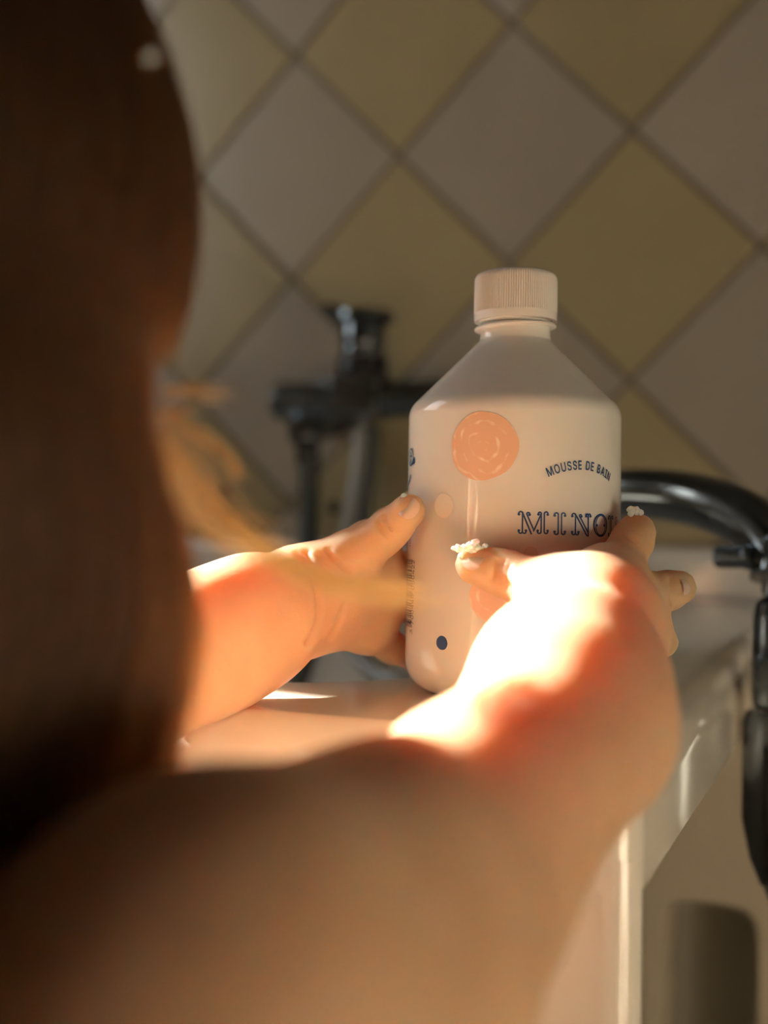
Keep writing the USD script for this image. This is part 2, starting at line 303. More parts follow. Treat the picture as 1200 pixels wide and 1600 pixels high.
bp += arc(BD - 0.0082, 0.0945, 0.008, 0, 50, 9)
bp += [(0.0128, 0.1215), (0.0124, 0.1225), (0.0122, 0.1240), (0.0122, 0.1285), (0.0110, 0.1290), (0.0110, 0.140)]
obj('body', lathe(bp, 160, AX), M_BOTTLE, bottle, smooth=40)
lp = [(0, 0.0032), (0.023, 0.0014)] + arc(BD - 0.0105, 0.0105, 0.0096, -75, 0, 8) + [(BD - 0.0010, 0.06), (BD - 0.0012, 0.0962), (BD - 0.0016, 0.0966), (0, 0.0966)]
obj('liquid', lathe(lp, 96, AX), M_LIQUID, bottle, smooth=40)
# neck ring, a little askew
zr = Zv + 0.045 * SIDE * -1; zr /= np.linalg.norm(zr)
obj('neck_ring', lathe([(0.0118, 0.0), (0.0136, 0.0001), (0.0142, 0.0004), (0.0143, 0.0009), (0.0139, 0.0014), (0.0120, 0.0016)], 96, AX + Zv * 0.1257, zr), M_CAP, bottle, smooth=40)
obj('screw_thread', tube([AX + Zv * (0.1275 + 0.0035 * t) + 0.0122 * (math.cos(2 * math.pi * t * 1.3) * SIDE + math.sin(2 * math.pi * t * 1.3) * toC) for t in np.linspace(0, 1, 60)], 0.0008, 8), M_CAP, bottle, smooth=True)
NR = 110
def knurl(i, a): return np.where((i >= 3) & (i <= 8), 0.00022 * np.cos(a * NR), 0)
cp = [(0.0128, 0.1286), (0.0144, 0.1286), (0.0145, 0.1312), (0.0143, 0.1316), (0.0143, 0.1330), (0.0143, 0.1360), (0.01425, 0.1400), (0.0142, 0.1428), (0.0141, 0.1436), (0.0137, 0.1447), (0.0128, 0.1453), (0.0110, 0.14555), (0, 0.1456)]
obj('cap', lathe(cp, NR * 6, AX, mod=knurl), M_CAP, bottle, smooth=60)

# ---- print: drawn flat in (s, z) on the skin of the bottle, then wrapped round it
def skin_sz(px, py):
    d = FWD + (px - 600) / FPX * RIGHT - (py - 800) / FPX * UP
    o = (EYE - AX)[:2]; q = d[:2]; a = q @ q; b = 2 * o @ q; c = o @ o - BD ** 2
    disc = b * b - 4 * a * c
    t = (-b - math.sqrt(max(disc, 0))) / (2 * a); P = EYE + t * d - AX
    return math.atan2(P @ SIDE, P @ toC) * BD, P[2]
def wrap(poly_or_mesh, lift=0.00010, edge=0.0012):
    if not isinstance(poly_or_mesh, trimesh.Trimesh):
        V, F, n = [], [], 0
        for g in getattr(poly_or_mesh, 'geoms', [poly_or_mesh]):
            v, f = trimesh.creation.triangulate_polygon(g, engine='earcut'); V.append(v); F.append(f + n); n += len(v)
        V, F = np.vstack(V), np.vstack(F)
    else: V, F = poly_or_mesh.vertices[:, :2], poly_or_mesh.faces
    V, F = trimesh.remesh.subdivide_to_size(np.c_[V, np.zeros(len(V))], F, edge, max_iter=12)
    a = V[:, 0] / BD; r = BD + lift
    P = AX + r * (np.sin(a)[:, None] * SIDE + np.cos(a)[:, None] * toC) + V[:, 1:2] * Zv
    t = trimesh.Trimesh(P, F, process=True)
    rad = t.triangles_center - AX; rad[:, 2] = 0
    flip = (t.face_normals * rad).sum(1) < 0; f = t.faces.copy(); f[flip] = f[flip][:, ::-1]
    return trimesh.Trimesh(t.vertices, f, process=False)
M_PEACH = scribble('ink_peach', (0.70, 0.44, 0.31), (0.80, 0.65, 0.52), W(757, 699, 0.386))
M_PEACH2 = scribble('ink_peach_pale', (0.70, 0.47, 0.36), (0.76, 0.65, 0.54), W(772, 938, 0.386))
def blob(px, py, r, wob=0.03, seed=0, sx=1.0, sy=1.0):
    s, z = skin_sz(px, py); a = np.linspace(0, 2 * np.pi, 72, endpoint=False)
    rr = r * (1 + wob * (np.sin(2 * a + seed) * 0.5 + np.sin(3 * a + 2 * seed) * 0.4 + np.sin(7 * a + seed) * 0.2))
    return Polygon(np.c_[s + sx * rr * np.cos(a), z + sy * rr * np.sin(a)])
obj('peach_dot', wrap(blob(755, 697, 0.0112, 0.035, 1)), M_PEACH, bottle, smooth=True, label='large peach brushed dot')
obj('peach_dot', wrap(blob(770, 935, 0.0078, 0.03, 3)), M_PEACH2, bottle, smooth=True, label='smaller pale peach dot')
obj('blue_dot', wrap(blob(690.5, 1004.5, 0.00235, 0.04, 2, 1.0, 1.0)), M_INK, bottle, smooth=True, label='small dark blue dot')
obj('pale_dot', wrap(blob(693, 790, 0.0040, 0.02, 2)), M_PALE, bottle, smooth=True)
obj('pale_dot', wrap(blob(829, 866, 0.0024, 0.02, 5)), M_PALE, bottle, smooth=True)
# arched line of capitals
sA, zA = skin_sz(857, 745); sB, zB = skin_sz(903, 733.5); sC, zC_ = skin_sz(951, 752)
def circle3(a, b, c):
    (ax, ay), (bx, by), (cx, cy) = a, b, c; d = 2 * (ax * (by - cy) + bx * (cy - ay) + cx * (ay - by))
    ux = ((ax**2 + ay**2) * (by - cy) + (bx**2 + by**2) * (cy - ay) + (cx**2 + cy**2) * (ay - by)) / d
    uy = ((ax**2 + ay**2) * (cx - bx) + (bx**2 + by**2) * (ax - cx) + (cx**2 + cy**2) * (bx - ax)) / d
    return ux, uy, math.hypot(ax - ux, ay - uy)
ux, uy, ur = circle3((sA, zA), (sB, zB), (sC, zC_))
line = 'MOUSSE DE BAIN'; CAPH = 0.0028; gl = []; x = 0
for ch in line:
    if ch == ' ': x += 0.0017; continue
    g = meshkit.text_mesh(ch, CAPH, 0.0001, bold=True); v = g.vertices; w = v[:, 0].max() - v[:, 0].min()
    g.vertices = v - [v[:, 0].min(), 0, 0]; top = g.faces[(np.abs(g.face_normals[:, 2] - 1) < 1e-3)]
    gl.append((x + w / 2, w, trimesh.Trimesh(g.vertices.copy(), top, process=False))); x += w + 0.00062
total = x - 0.00062; a0 = math.atan2(zA - uy, sA - ux); a1 = math.atan2(zC_ - uy, sC - ux); span = (a0 - a1) * ur
stretch = span / total; ms = []
for cx, w, g in gl:
    th = a0 - cx * stretch / ur; v = g.vertices.copy()
    lx = (v[:, 0] - w / 2) * min(stretch, 1.08); ly = v[:, 1]
    P = np.c_[ux + (ur + ly) * math.cos(th) + lx * math.sin(th), uy + (ur + ly) * math.sin(th) - lx * math.cos(th), 0 * lx]
    ms.append(trimesh.Trimesh(P, g.faces, process=False))
obj('arched_lettering', wrap(cat(ms)), M_INK, bottle, smooth=True)
# ornamental inline capitals
LW = 0.032
def hook(x, y, dx, dy, r=0.075):
    """a curl that leaves a stem end (x, y), turns out by dx and ends in a ball."""
    th = np.linspace(0, math.pi * 1.15, 12)
    pts = [(x + dx * r * (1 - math.cos(t)), y + dy * r * 1.05 * math.sin(t)) for t in th]
    return [LineString(pts).buffer(LW), Point(pts[-1]).buffer(LW * 1.75)]
def stroke(*pts, w=LW): return [LineString(pts).buffer(w, cap_style=2, join_style=2)]
GL = {}
GL['M'] = (1.36, stroke((0.27, 0.86), (0.27, 0.10)) + hook(0.27, 0.86, -1, 1) + hook(0.27, 0.10, -1, -1) + hook(0.27, 0.10, 1, -1)
    + stroke((0.26, 0.92), (0.64, -0.02), w=LW * 1.1) + stroke((0.44, 0.84), (0.74, 0.14)) + hook(0.44, 0.84, 1, 1, 0.06) + stroke((0.72, 0.10), (1.03, 0.86)) + hook(1.03, 0.86, -1, 1, 0.06)
    + stroke((1.03, 0.88), (1.03, 0.10)) + hook(1.03, 0.10, -1, -1) + stroke((1.16, 0.86), (1.16, 0.10)) + hook(1.16, 0.86, 1, 1) + hook(1.16, 0.10, 1, -1))
GL['I'] = (0.54, stroke((0.21, 0.86), (0.21, 0.10)) + stroke((0.34, 0.86), (0.34, 0.10)) + hook(0.21, 0.86, -1, 1) + hook(0.21, 0.10, -1, -1) + hook(0.34, 0.86, 1, 1) + hook(0.34, 0.10, 1, -1))
GL['N'] = (1.05, stroke((0.24, 0.86), (0.24, 0.08)) + hook(0.24, 0.86, -1, 1) + hook(0.24, 0.10, -1, -1) + hook(0.24, 0.10, 1, -1)
    + stroke((0.22, 0.93), (0.80, -0.04), w=LW * 1.1) + stroke((0.42, 0.84), (0.83, 0.14)) + hook(0.42, 0.84, 1, 1, 0.05) + stroke((0.85, 0.86), (0.85, -0.06)) + hook(0.85, 0.86, -1, 1, 0.06) + hook(0.85, 0.86, 1, 1, 0.06))
def ring(cx, cy, a, b, w):
    e = affinity.scale(Point(cx, cy).buffer(1, 32), a, b); return [e.difference(affinity.scale(Point(cx, cy).buffer(1, 32), a - w, b - w))]
GL['O'] = (0.84, ring(0.42, 0.48, 0.42, 0.51, LW * 2.2) + ring(0.42, 0.48, 0.31, 0.45, LW * 1.4) + [Point(0.19, 0.48).buffer(0.06), Point(0.65, 0.48).buffer(0.06)])
GL['S'] = (0.6, [LineString([(0.52 - 0.02, 0.75), (0.42, 0.93), (0.25, 0.93), (0.12, 0.78), (0.2, 0.6), (0.4, 0.46), (0.5, 0.3), (0.42, 0.08), (0.22, 0.0), (0.06, 0.2)]).buffer(LW),
    LineString([(0.34, 0.80), (0.26, 0.68), (0.5, 0.52), (0.62, 0.30)]).buffer(LW), Point(0.5, 0.75).buffer(0.06), Point(0.06, 0.2).buffer(0.06)])
polys = []
for ch, (x0, y0), (x1, y1), base in (('M', (806, 797), (857.5, 0), 834.5), ('I', (864, 799), (884.5, 0), 836), ('N', (890.5, 800), (924.5, 0), 836.5), ('O', (927, 802), (948, 0), 838), ('I', (949.5, 804), (957.5, 0), 839), ('S', (959.5, 806), (964.0, 0), 839)):
    sl, zt = skin_sz(x0, y0); sr, zb = skin_sz(x1, base)
    wd, parts = GL[ch]; u = union_all(parts)
    polys.append(affinity.translate(affinity.scale(u, (sr - sl) / wd, zt - zb, origin=(0, 0)), sl, zb))
obj('large_lettering', wrap(union_all(polys), edge=0.001), M_INK, bottle, smooth=True)
# barcode turned on its side, its digits beside it
s0, zt = skin_sz(628, 873); s1, zb = skin_sz(643, 980); bars = []; z = zb; r2 = random.Random(3)
s0 = s1 - 0.011; guard = 0
mod = (zt - zb) / 95
pat = '101' + ''.join(r2.choice(['0001101', '0011001', '0010011', '0111101', '0100011', '0110001', '0101111', '0111011', '0110111', '0001011']) for _ in range(6)) + '01010' + ''.join(r2.choice(['1110010', '1100110', '1101100', '1000010', '1011100', '1001110', '1010000', '1000100', '1001000', '1110100']) for _ in range(6)) + '101'
for k, c in enumerate(pat):
    if c == '1': bars.append(Polygon([(s0, z + k * mod), (s1 + (0.0007 if k < 3 or k > 91 or 45 <= k <= 49 else 0), z + k * mod), (s1 + (0.0007 if k < 3 or k > 91 or 45 <= k <= 49 else 0), z + (k + 1) * mod), (s0, z + (k + 1) * mod)]))
obj('barcode', wrap(union_all([b.buffer(1e-6) for b in bars]), edge=0.0015), M_INKBAR, bottle, smooth=True)
def turned(text, px, py_low, py_high, h):
    """text reading upwards, its top to the left."""
    g = meshkit.text_mesh(text, h, 0.0001); top = g.faces[np.abs(g.face_normals[:, 2] - 1) < 1e-3]; v = g.vertices
    sA_, zA_ = skin_sz(px, py_low); sB_, zB_ = skin_sz(px, py_high); k = (zB_ - zA_) / (v[:, 0].max() - v[:, 0].min())
    return trimesh.Trimesh(np.c_[sA_ - v[:, 1], zA_ + (v[:, 0] - v[:, 0].min()) * k, 0 * v[:, 0]], top, process=False)
obj('barcode_digits', wrap(cat([turned('3', 644.5, 991, 984, 0.0026), turned('700446', 646, 976, 929, 0.0026), turned('050422', 647.5, 922, 875, 0.0026)])), M_INKBAR, bottle, smooth=True)
# small print above the barcode, recycling mark and smile above the thumb
sm = [turned('100%', 642, 855, 830, 0.0016), turned('500 ml', 637, 855, 832, 0.0020)]
obj('small_print', wrap(cat(sm)), M_INKBAR, bottle, smooth=True)
s, z = skin_sz(642.5, 714.5); k = 0.00310
mark = ring(0, 0, 0.92, 1.0, 0.17) + [Point(-0.05, 0.48).buffer(0.17), LineString([(-0.05, 0.3), (-0.15, -0.25), (-0.35, -0.7)]).buffer(0.09), LineString([(-0.1, -0.2), (0.2, -0.75)]).buffer(0.09), LineString([(-0.45, 0.1), (-0.05, 0.22), (0.4, 0.05)]).buffer(0.08), LineString([(0.7, -0.75), (1.15, -0.1), (1.3, -0.6), (0.7, -0.75)]).buffer(0.12)]
obj('recycling_mark', wrap(affinity.translate(affinity.scale(union_all(mark), k, k, origin=(0, 0)), s, z), edge=0.0008), M_INK, bottle, smooth=True)
q = [skin_sz(px, py) for px, py in ((641.8, 743), (640.5, 751), (637.5, 759), (634.2, 764), (632.9, 764.5))]
obj('smile_stroke', wrap(LineString(q).buffer(0.00045)), M_INK, bottle, smooth=True)
s, z = skin_sz(632.9, 719); obj('small_print', wrap(Polygon([(s - 0.002, z - 0.0008), (s + 0.0004, z - 0.0008), (s + 0.0004, z + 0.0012), (s - 0.002, z + 0.0012)]), edge=0.001), M_INK, bottle, smooth=True)

# ================================================================== wall mixer with hoses
mixer = thing('shower_mixer', 'dark chrome bath and shower mixer on the tiled wall left of the bottle', 'mixer tap')
DM = 1.03
def cyl(a, b, r, seg=28, bev=0.0):
    a, b = np.asarray(a, float), np.asarray(b, float); L = np.linalg.norm(b - a); d = (b - a) / L
    bev = bev or min(r * 0.18, L * 0.2)
    return lathe([(0, 0), (r - bev, 0), (r - bev * 0.3, bev * 0.3), (r, bev), (r, L - bev), (r - bev * 0.3, L - bev * 0.3), (r - bev, L), (0, L)], seg, a, d)
WM = lambda px, py, d=DM: W(px, py, d)
mb = WM(565, 625)
def along(px, py, n=None):
    """point in the plane parallel to the wall at the mixer's depth."""
    d = FWD + (px - 600) / FPX * RIGHT - (py - 800) / FPX * UP
    nn = (mb @ Nv) if n is None else n
    return EYE + d * ((nn - EYE @ Nv) / (d @ Nv))
obj('body', cyl(along(522, 627), along(700, 622), 0.0155), M_CHROME, mixer)
obj('end_cap', cyl(along(432, 627), along(524, 627), 0.0163), M_CHROME, mixer)
obj('outlet_block', box_enz(*(lambda c: (c[0] - 0.025, c[0] + 0.024, c[1] - 0.022, c[1] + 0.020, c[2] - 0.017, c[2] + 0.019))(to_enz(along(565, 624))), bev=0.005), M_CHROME, mixer)
obj('collar', cyl(along(565, 602), along(566, 556), 0.0225), M_BLACK, mixer)
obj('bonnet', cyl(along(566, 558), along(567, 540), 0.019), M_CHROME, mixer)
hk = cat([cyl(along(567, 545), along(568, 505), 0.020), lathe([(0, 0), (0.022, 0), (0.0265, 0.004), (0.0265, 0.009), (0.020, 0.013), (0, 0.014)], 32, along(568, 508), Zv)])
hd = obj('handle', hk, M_CHROME, mixer)
obj('lever', tube(spline([along(568, 502), along(545, 495), along(522, 488), along(508, 484)], 14), np.linspace(0.009, 0.006, 14), 14), M_CHROME, mixer, smooth=40)
for px in (470, 690):
    a = along(px, 626); obj('wall_union', cyl(a, a + Nv * (WALL_N - 0.001 - a @ Nv), 0.013), M_CHROME, mixer)
    b_ = a + Nv * (WALL_N - 0.012 - a @ Nv); obj('wall_flange', cyl(b_, b_ + Nv * 0.0112, 0.027), M_CHROME, mixer)
obj('hose_nut', cyl(along(475, 648), along(480, 690), 0.0155), M_CHROME, mixer)
obj('hose_nut', cyl(along(480, 690), along(482, 728), 0.0105), M_CHROME, mixer)
obj('hose_nut', cyl(along(563, 648), along(563, 672), 0.012), M_CHROME, mixer)
def hp(px, py, n): return along(px, py, n)
mbn = mb @ Nv
obj('hose', tube(spline([hp(482, 726, mbn), hp(483, 790, mbn), hp(480, 870, mbn - 0.015), hp(486, 935, mbn - 0.048), hp(478, 1030, mbn - 0.06), hp(452, 1090, mbn - 0.07), hp(420, 1160, mbn - 0.09)], 60), 0.0088, 16), M_HOSEDARK, mixer, smooth=True)
obj('hose', tube(spline([hp(563, 670, mbn), hp(560, 740, mbn), hp(546, 820, mbn - 0.005), hp(536, 900, mbn - 0.035), hp(540, 980, mbn - 0.06), hp(575, 1040, mbn - 0.07), hp(640, 1075, mbn - 0.09), hp(760, 1090, mbn - 0.10)], 70), 0.0078, 16), M_HOSE, mixer, smooth=True)
obj('hose_sleeve', tube(spline([hp(582, 668, mbn), hp(580, 740, mbn), hp(566, 820, mbn - 0.003), hp(556, 900, mbn - 0.033), hp(560, 980, mbn - 0.055)], 40), 0.0052, 12), M_HOSEDARK, mixer, smooth=True)
# drilled holes left in the tiles
for px, py, lab in ((348, 768, 'small dark plugged hole in the tile beside the hair wisps'), (521, 793, 'small dark plugged hole in the tile between the two hoses')):
    a = along(px, py, WALL_N - 0.0012); obj('wall_plug', cyl(a, a + Nv * 0.003, 0.0062), M_BLACK, label=lab, cat='wall plug')

# ================================================================== bath tap at the end of the tub
tap = thing('bath_tap', 'tall chrome bath tap with an arched spout at the right end of the tub', 'tap')
col = W(1213, 1000, 0.53); colx = lambda py, d=0.53, px=1213: W(px, py, d)
cx_, cy_ = col[0], col[1]
def cz(py): return W(1213, py, 0.53)[2]
cpt = lambda py: np.array([cx_, cy_, cz(py)])
obj('riser', lathe([(0, 0), (0.006, 0.001), (0.0105, 0.012), (0.0140, 0.030), (0.0140, cz(1112) - cz(1385) - 0.004), (0.0120, cz(1112) - cz(1385)), (0, cz(1112) - cz(1385))], 36, cpt(1385)), M_CHROME, tap)
bq = cpt(1380); obj('supply_hose', tube(spline([bq, bq - Zv * 0.015 + Ev * 0.008, bq - Zv * 0.06 + Ev * 0.035, bq - Zv * 0.2 + Ev * 0.05, np.array([bq[0], bq[1], 0.0006]) + Ev * 0.05], 40), 0.0052, 16), M_HOSEDARK, tap, smooth=True)
hL = cz(925) - cz(1105)
obj('handle', lathe([(0, 0), (0.0080, 0), (0.0098, 0.002), (0.0102, 0.008), (0.0102, hL - 0.010), (0.0090, hL - 0.004), (0.0055, hL - 0.001), (0, hL)], 36, cpt(1108)), M_CHROME, tap)
obj('stem', cyl(cpt(930), cpt(838), 0.0065), M_CHROME, tap)
sp = spline([W(1222, 905, 0.535), W(1215, 865, 0.54), W(1185, 826, 0.55), W(1130, 795, 0.565), W(1060, 776, 0.585), W(980, 771, 0.605), W(920, 782, 0.62), W(885, 808, 0.625), W(878, 835, 0.625)], 70)
obj('spout', tube(sp, np.linspace(0.0138, 0.0118, 70), 28), M_CHROME, tap, smooth=True)
obj('diverter', cyl(W(1120, 871, 0.545), W(1166, 871, 0.535), 0.0048), M_CHROME, tap)
obj('diverter_ring', cyl(W(1164, 871, 0.536), W(1180, 871, 0.533), 0.0056), M_CHROME, tap)
obj('diverter_arm', cyl(W(1178, 871, 0.533), W(1215, 875, 0.531), 0.0034), M_CHROME, tap)

# ================================================================== child: one continuous skin from a signed distance field
H = 0.0014
LO = np.array([-0.27, 0.085, ZC - 0.47]); HI = np.array([0.125, 0.49, ZC + 0.135])
NG = np.ceil((HI - LO) / H).astype(int) + 1
FLD = np.full(NG, 0.03, np.float32)
AXS = [(LO[k] + H * np.arange(NG[k])).astype(np.float32) for k in range(3)]
def region(lo, hi):
    a = np.clip(np.floor((np.asarray(lo) - LO) / H).astype(int), 0, NG); b = np.clip(np.ceil((np.asarray(hi) - LO) / H).astype(int) + 1, 0, NG)
    return tuple(slice(p, q) for p, q in zip(a, b))
def smin(a, b, k):
    h = np.clip(k - np.abs(a - b), 0, None) / k
    return np.minimum(a, b) - h * h * k * 0.25
def cone_d(s, a, b, ra, rb):
    x, y, z = AXS[0][s[0]][:, None, None] - np.float32(a[0]), AXS[1][s[1]][None, :, None] - np.float32(a[1]), AXS[2][s[2]][None, None, :] - np.float32(a[2])
    ba = (np.asarray(b) - a).astype(np.float32); bb = max(float(ba @ ba), 1e-12)
    t = np.clip((x * ba[0] + y * ba[1] + z * ba[2]) / bb, 0, 1)
    return np.sqrt((x - t * ba[0]) ** 2 + (y - t * ba[1]) ** 2 + (z - t * ba[2]) ** 2) - (ra + (rb - ra) * t).astype(np.float32)
def chain(J, kin=0.006, k=0.006, pad=0.016):
    """J: joints (x, y, z, r). Blended inside by kin, joined to the body by k."""
    J = np.asarray(J, float); P, r = J[:, :3], J[:, 3]
    s = region((P - r[:, None]).min(0) - pad, (P + r[:, None]).max(0) + pad); d = None
    for i in range(len(J) - 1):
        c = cone_d(s, P[i], P[i + 1], r[i], r[i + 1]); d = c if d is None else smin(d, c, kin)
    FLD[s] = smin(FLD[s], d, k)
def ell(c, ax, rad, k=0.008, pad=0.016, cut=False):
    """ellipsoid with axes ax (3 rows) and radii rad; cut takes it away."""
    c = np.asarray(c, float); m = max(rad); s = region(c - m - pad, c + m + pad)
    x, y, z = AXS[0][s[0]][:, None, None] - np.float32(c[0]), AXS[1][s[1]][None, :, None] - np.float32(c[1]), AXS[2][s[2]][None, None, :] - np.float32(c[2])
    q = g = 0
    for v, r in zip(ax, rad):
        p = (x * np.float32(v[0]) + y * np.float32(v[1]) + z * np.float32(v[2])) / np.float32(r); q = q + p * p; g = g + (p / np.float32(r)) ** 2
    q = np.sqrt(q); d = q * (q - 1) / np.maximum(np.sqrt(g), 1e-6)
    FLD[s] = -smin(-FLD[s], d, k) if cut else smin(FLD[s], d, k)
def J(px, py, d, r): return [*W(px, py, d), r]

# --- head frame
HC = np.array([-0.1185, 0.207, ZC + 0.061]); HF = np.array([0.55, 0.83, -0.06]); HF /= np.linalg.norm(HF)
HR = np.cross(HF, Zv); HR /= np.linalg.norm(HR); HU = np.cross(HR, HF); AXH = (HF, HR, HU)
def hp3(f, r, u): return HC + f * HF + r * HR + (u - 0.015) * HU
SR = W(385, 1475, 0.180); SL = np.array([-0.172, 0.285, ZC - 0.078])
# torso
mid = (SR + SL) / 2
back = -np.array([HF[0], HF[1], 0]); back /= np.linalg.norm(back)
T1 = mid + [0, 0, -0.035]; T2 = mid + 0.018 * back + [0, 0, -0.13]; T3 = mid + 0.035 * back + [0, 0, -0.24]; T4 = mid + 0.05 * back + [0, 0, -0.34]
sh = (SL - SR) / np.linalg.norm(SL - SR)
chain([[*(SR + sh * 0.015 + Zv * -0.012), 0.030], [*(T1 - sh * 0.02), 0.046], [*(T1 + sh * 0.02), 0.046], [*(SL - sh * 0.015 + Zv * -0.012), 0.030]], 0.02, 0.02)
for o in (-0.024, 0.024):
    chain([[*(T1 + sh * o), 0.046], [*(T2 + sh * o), 0.050], [*(T3 + sh * o), 0.050], [*(T4 + sh * o * 1.3), 0.052]], 0.02, 0.02)
chain([[*(mid + Zv * -0.01), 0.034], [*(HC + Zv * -0.085 - 0.012 * HF), 0.030]], 0.02, 0.02)
# right arm
chain([J(385, 1475, 0.180, 0.0258), J(600, 1368, 0.212, 0.0213), J(752, 1272, 0.243, 0.0210), J(835, 1200, 0.257, 0.0210)], 0.012, 0.014)
chain([J(300, 1640, 0.175, 0.034), J(560, 1560, 0.205, 0.026), J(700, 1440, 0.228, 0.0205)], 0.014, 0.016)
chain([J(835, 1200, 0.257, 0.0210), J(884, 1130, 0.280, 0.0230), J(890, 1075, 0.303, 0.0229), J(931, 985, 0.343, 0.0172)], 0.012, 0.006)
# right hand
KI, KM, KR, KP = J(946, 909, 0.372, 0.0092), J(962, 922, 0.377, 0.0092), J(974, 952, 0.379, 0.0090), J(985, 990, 0.377, 0.0082)
WR = J(931, 985, 0.345, 0.0170)
for kn in (KI, KM, KR, KP): chain([WR, kn], 0.006, 0.008)
chain([J(905, 955, 0.352, 0.0150), KI], 0.006, 0.008)
chain([KI, KM, KR, KP], 0.006, 0.006)
fk = 0.0035
chain([KI, J(975, 870, 0.386, 0.0068), J(987, 847, 0.392, 0.0066), J(994, 832, 0.398, 0.0065)], 0.003, fk)
chain([KM, J(1018, 929, 0.393, 0.0070), J(1042, 923, 0.400, 0.0063), J(1061, 918, 0.405, 0.0058)], 0.003, fk)
chain([KR, J(1018, 978, 0.389, 0.0060), J(1035, 1003, 0.395, 0.0052)], 0.003, fk)
chain([KP, J(1004, 1015, 0.384, 0.0056), J(1008, 1030, 0.390, 0.0050)], 0.003, fk)
chain([J(905, 955, 0.352, 0.0150), J(862, 925, 0.361, 0.0100), J(800, 900, 0.371, 0.0067), J(778, 893, 0.374, 0.0063), J(743, 882, 0.3775, 0.0064)], 0.004, 0.008)
# left arm and hand
EL = W(140, 1095, 0.335)
chain([[*SL, 0.030], [*EL, 0.0225]], 0.012, 0.014)
chain([[*EL, 0.0225], J(330, 1003, 0.378, 0.0207), J(400, 968, 0.393, 0.0192), J(466, 942, 0.411, 0.0150)], 0.012, 0.006)
LW_ = J(466, 942, 0.411, 0.0150)
LI, LM, LRg, LP = J(578, 858, 0.424, 0.0088), J(588, 900, 0.428, 0.0088), J(588, 945, 0.430, 0.0085), J(572, 982, 0.428, 0.0078)
for kn in (LI, LM, LRg, LP): chain([LW_, kn], 0.006, 0.008)
chain([LI, LM, LRg, LP], 0.006, 0.006)
chain([J(505, 915, 0.409, 0.0140), J(552, 870, 0.408, 0.0090), J(596, 838, 0.404, 0.0064), J(615, 822, 0.401, 0.0058), J(638, 798, 0.3965, 0.0057)], 0.004, 0.008)
chain([LI, J(607, 823, 0.437, 0.0064), J(655, 787, 0.453, 0.0058), J(715, 772, 0.4635, 0.0052)], 0.003, fk)
chain([LM, J(625, 890, 0.447, 0.0064), J(680, 880, 0.462, 0.0060), J(745, 872, 0.467, 0.0054)], 0.003, fk)
chain([LRg, J(625, 945, 0.447, 0.0060), J(680, 945, 0.462, 0.0056), J(735, 945, 0.467, 0.0050)], 0.003, fk)
chain([LP, J(612, 1012, 0.440, 0.0056), J(655, 1030, 0.454, 0.0052), J(705, 1035, 0.464, 0.0048)], 0.003, fk)
# head and face
ell(hp3(0.002, 0, 0), AXH, (0.078, 0.062, 0.066), 0.01)
ell(hp3(0.018, 0, -0.045), AXH, (0.056, 0.052, 0.060), 0.02)
for sgn in (-1, 1):
    ell(hp3(0.042, sgn * 0.029, -0.047), AXH, (0.026, 0.025, 0.026), 0.016)
    ell(hp3(0.070, sgn * 0.031, -0.018), AXH, (0.014, 0.014, 0.009), 0.006, cut=True)
    ell(hp3(0.002, sgn * 0.058, -0.028), AXH, (0.012, 0.010, 0.019), 0.006)
    ell(hp3(0.004, sgn * 0.068, -0.028), AXH, (0.006, 0.005, 0.011), 0.003, cut=True)
    ell(hp3(0.076, sgn * 0.007, -0.043), AXH, (0.006, 0.006, 0.005), 0.006)
ell(hp3(0.078, 0, -0.040), AXH, (0.009, 0.0075, 0.008), 0.010)
ell(hp3(0.071, 0, -0.028), AXH, (0.007, 0.006, 0.014), 0.010)
ell(hp3(0.058, 0, -0.066), AXH, (0.014, 0.018, 0.012), 0.012)
for sgn in (-1, 1):
    ell(hp3(0.0575, sgn * 0.030, -0.0125), AXH, (0.0115, 0.0130, 0.0062), 0.004)
    ell(hp3(0.0560, sgn * 0.030, -0.0300), AXH, (0.0100, 0.0125, 0.0048), 0.005)
ell(hp3(0.071, 0, -0.0605), AXH, (0.0045, 0.012, 0.0038), 0.004)
ell(hp3(0.070, 0, -0.0680), AXH, (0.0048, 0.010, 0.0042), 0.004)
ell(hp3(0.052, 0, -0.088), AXH, (0.018, 0.020, 0.014), 0.016)

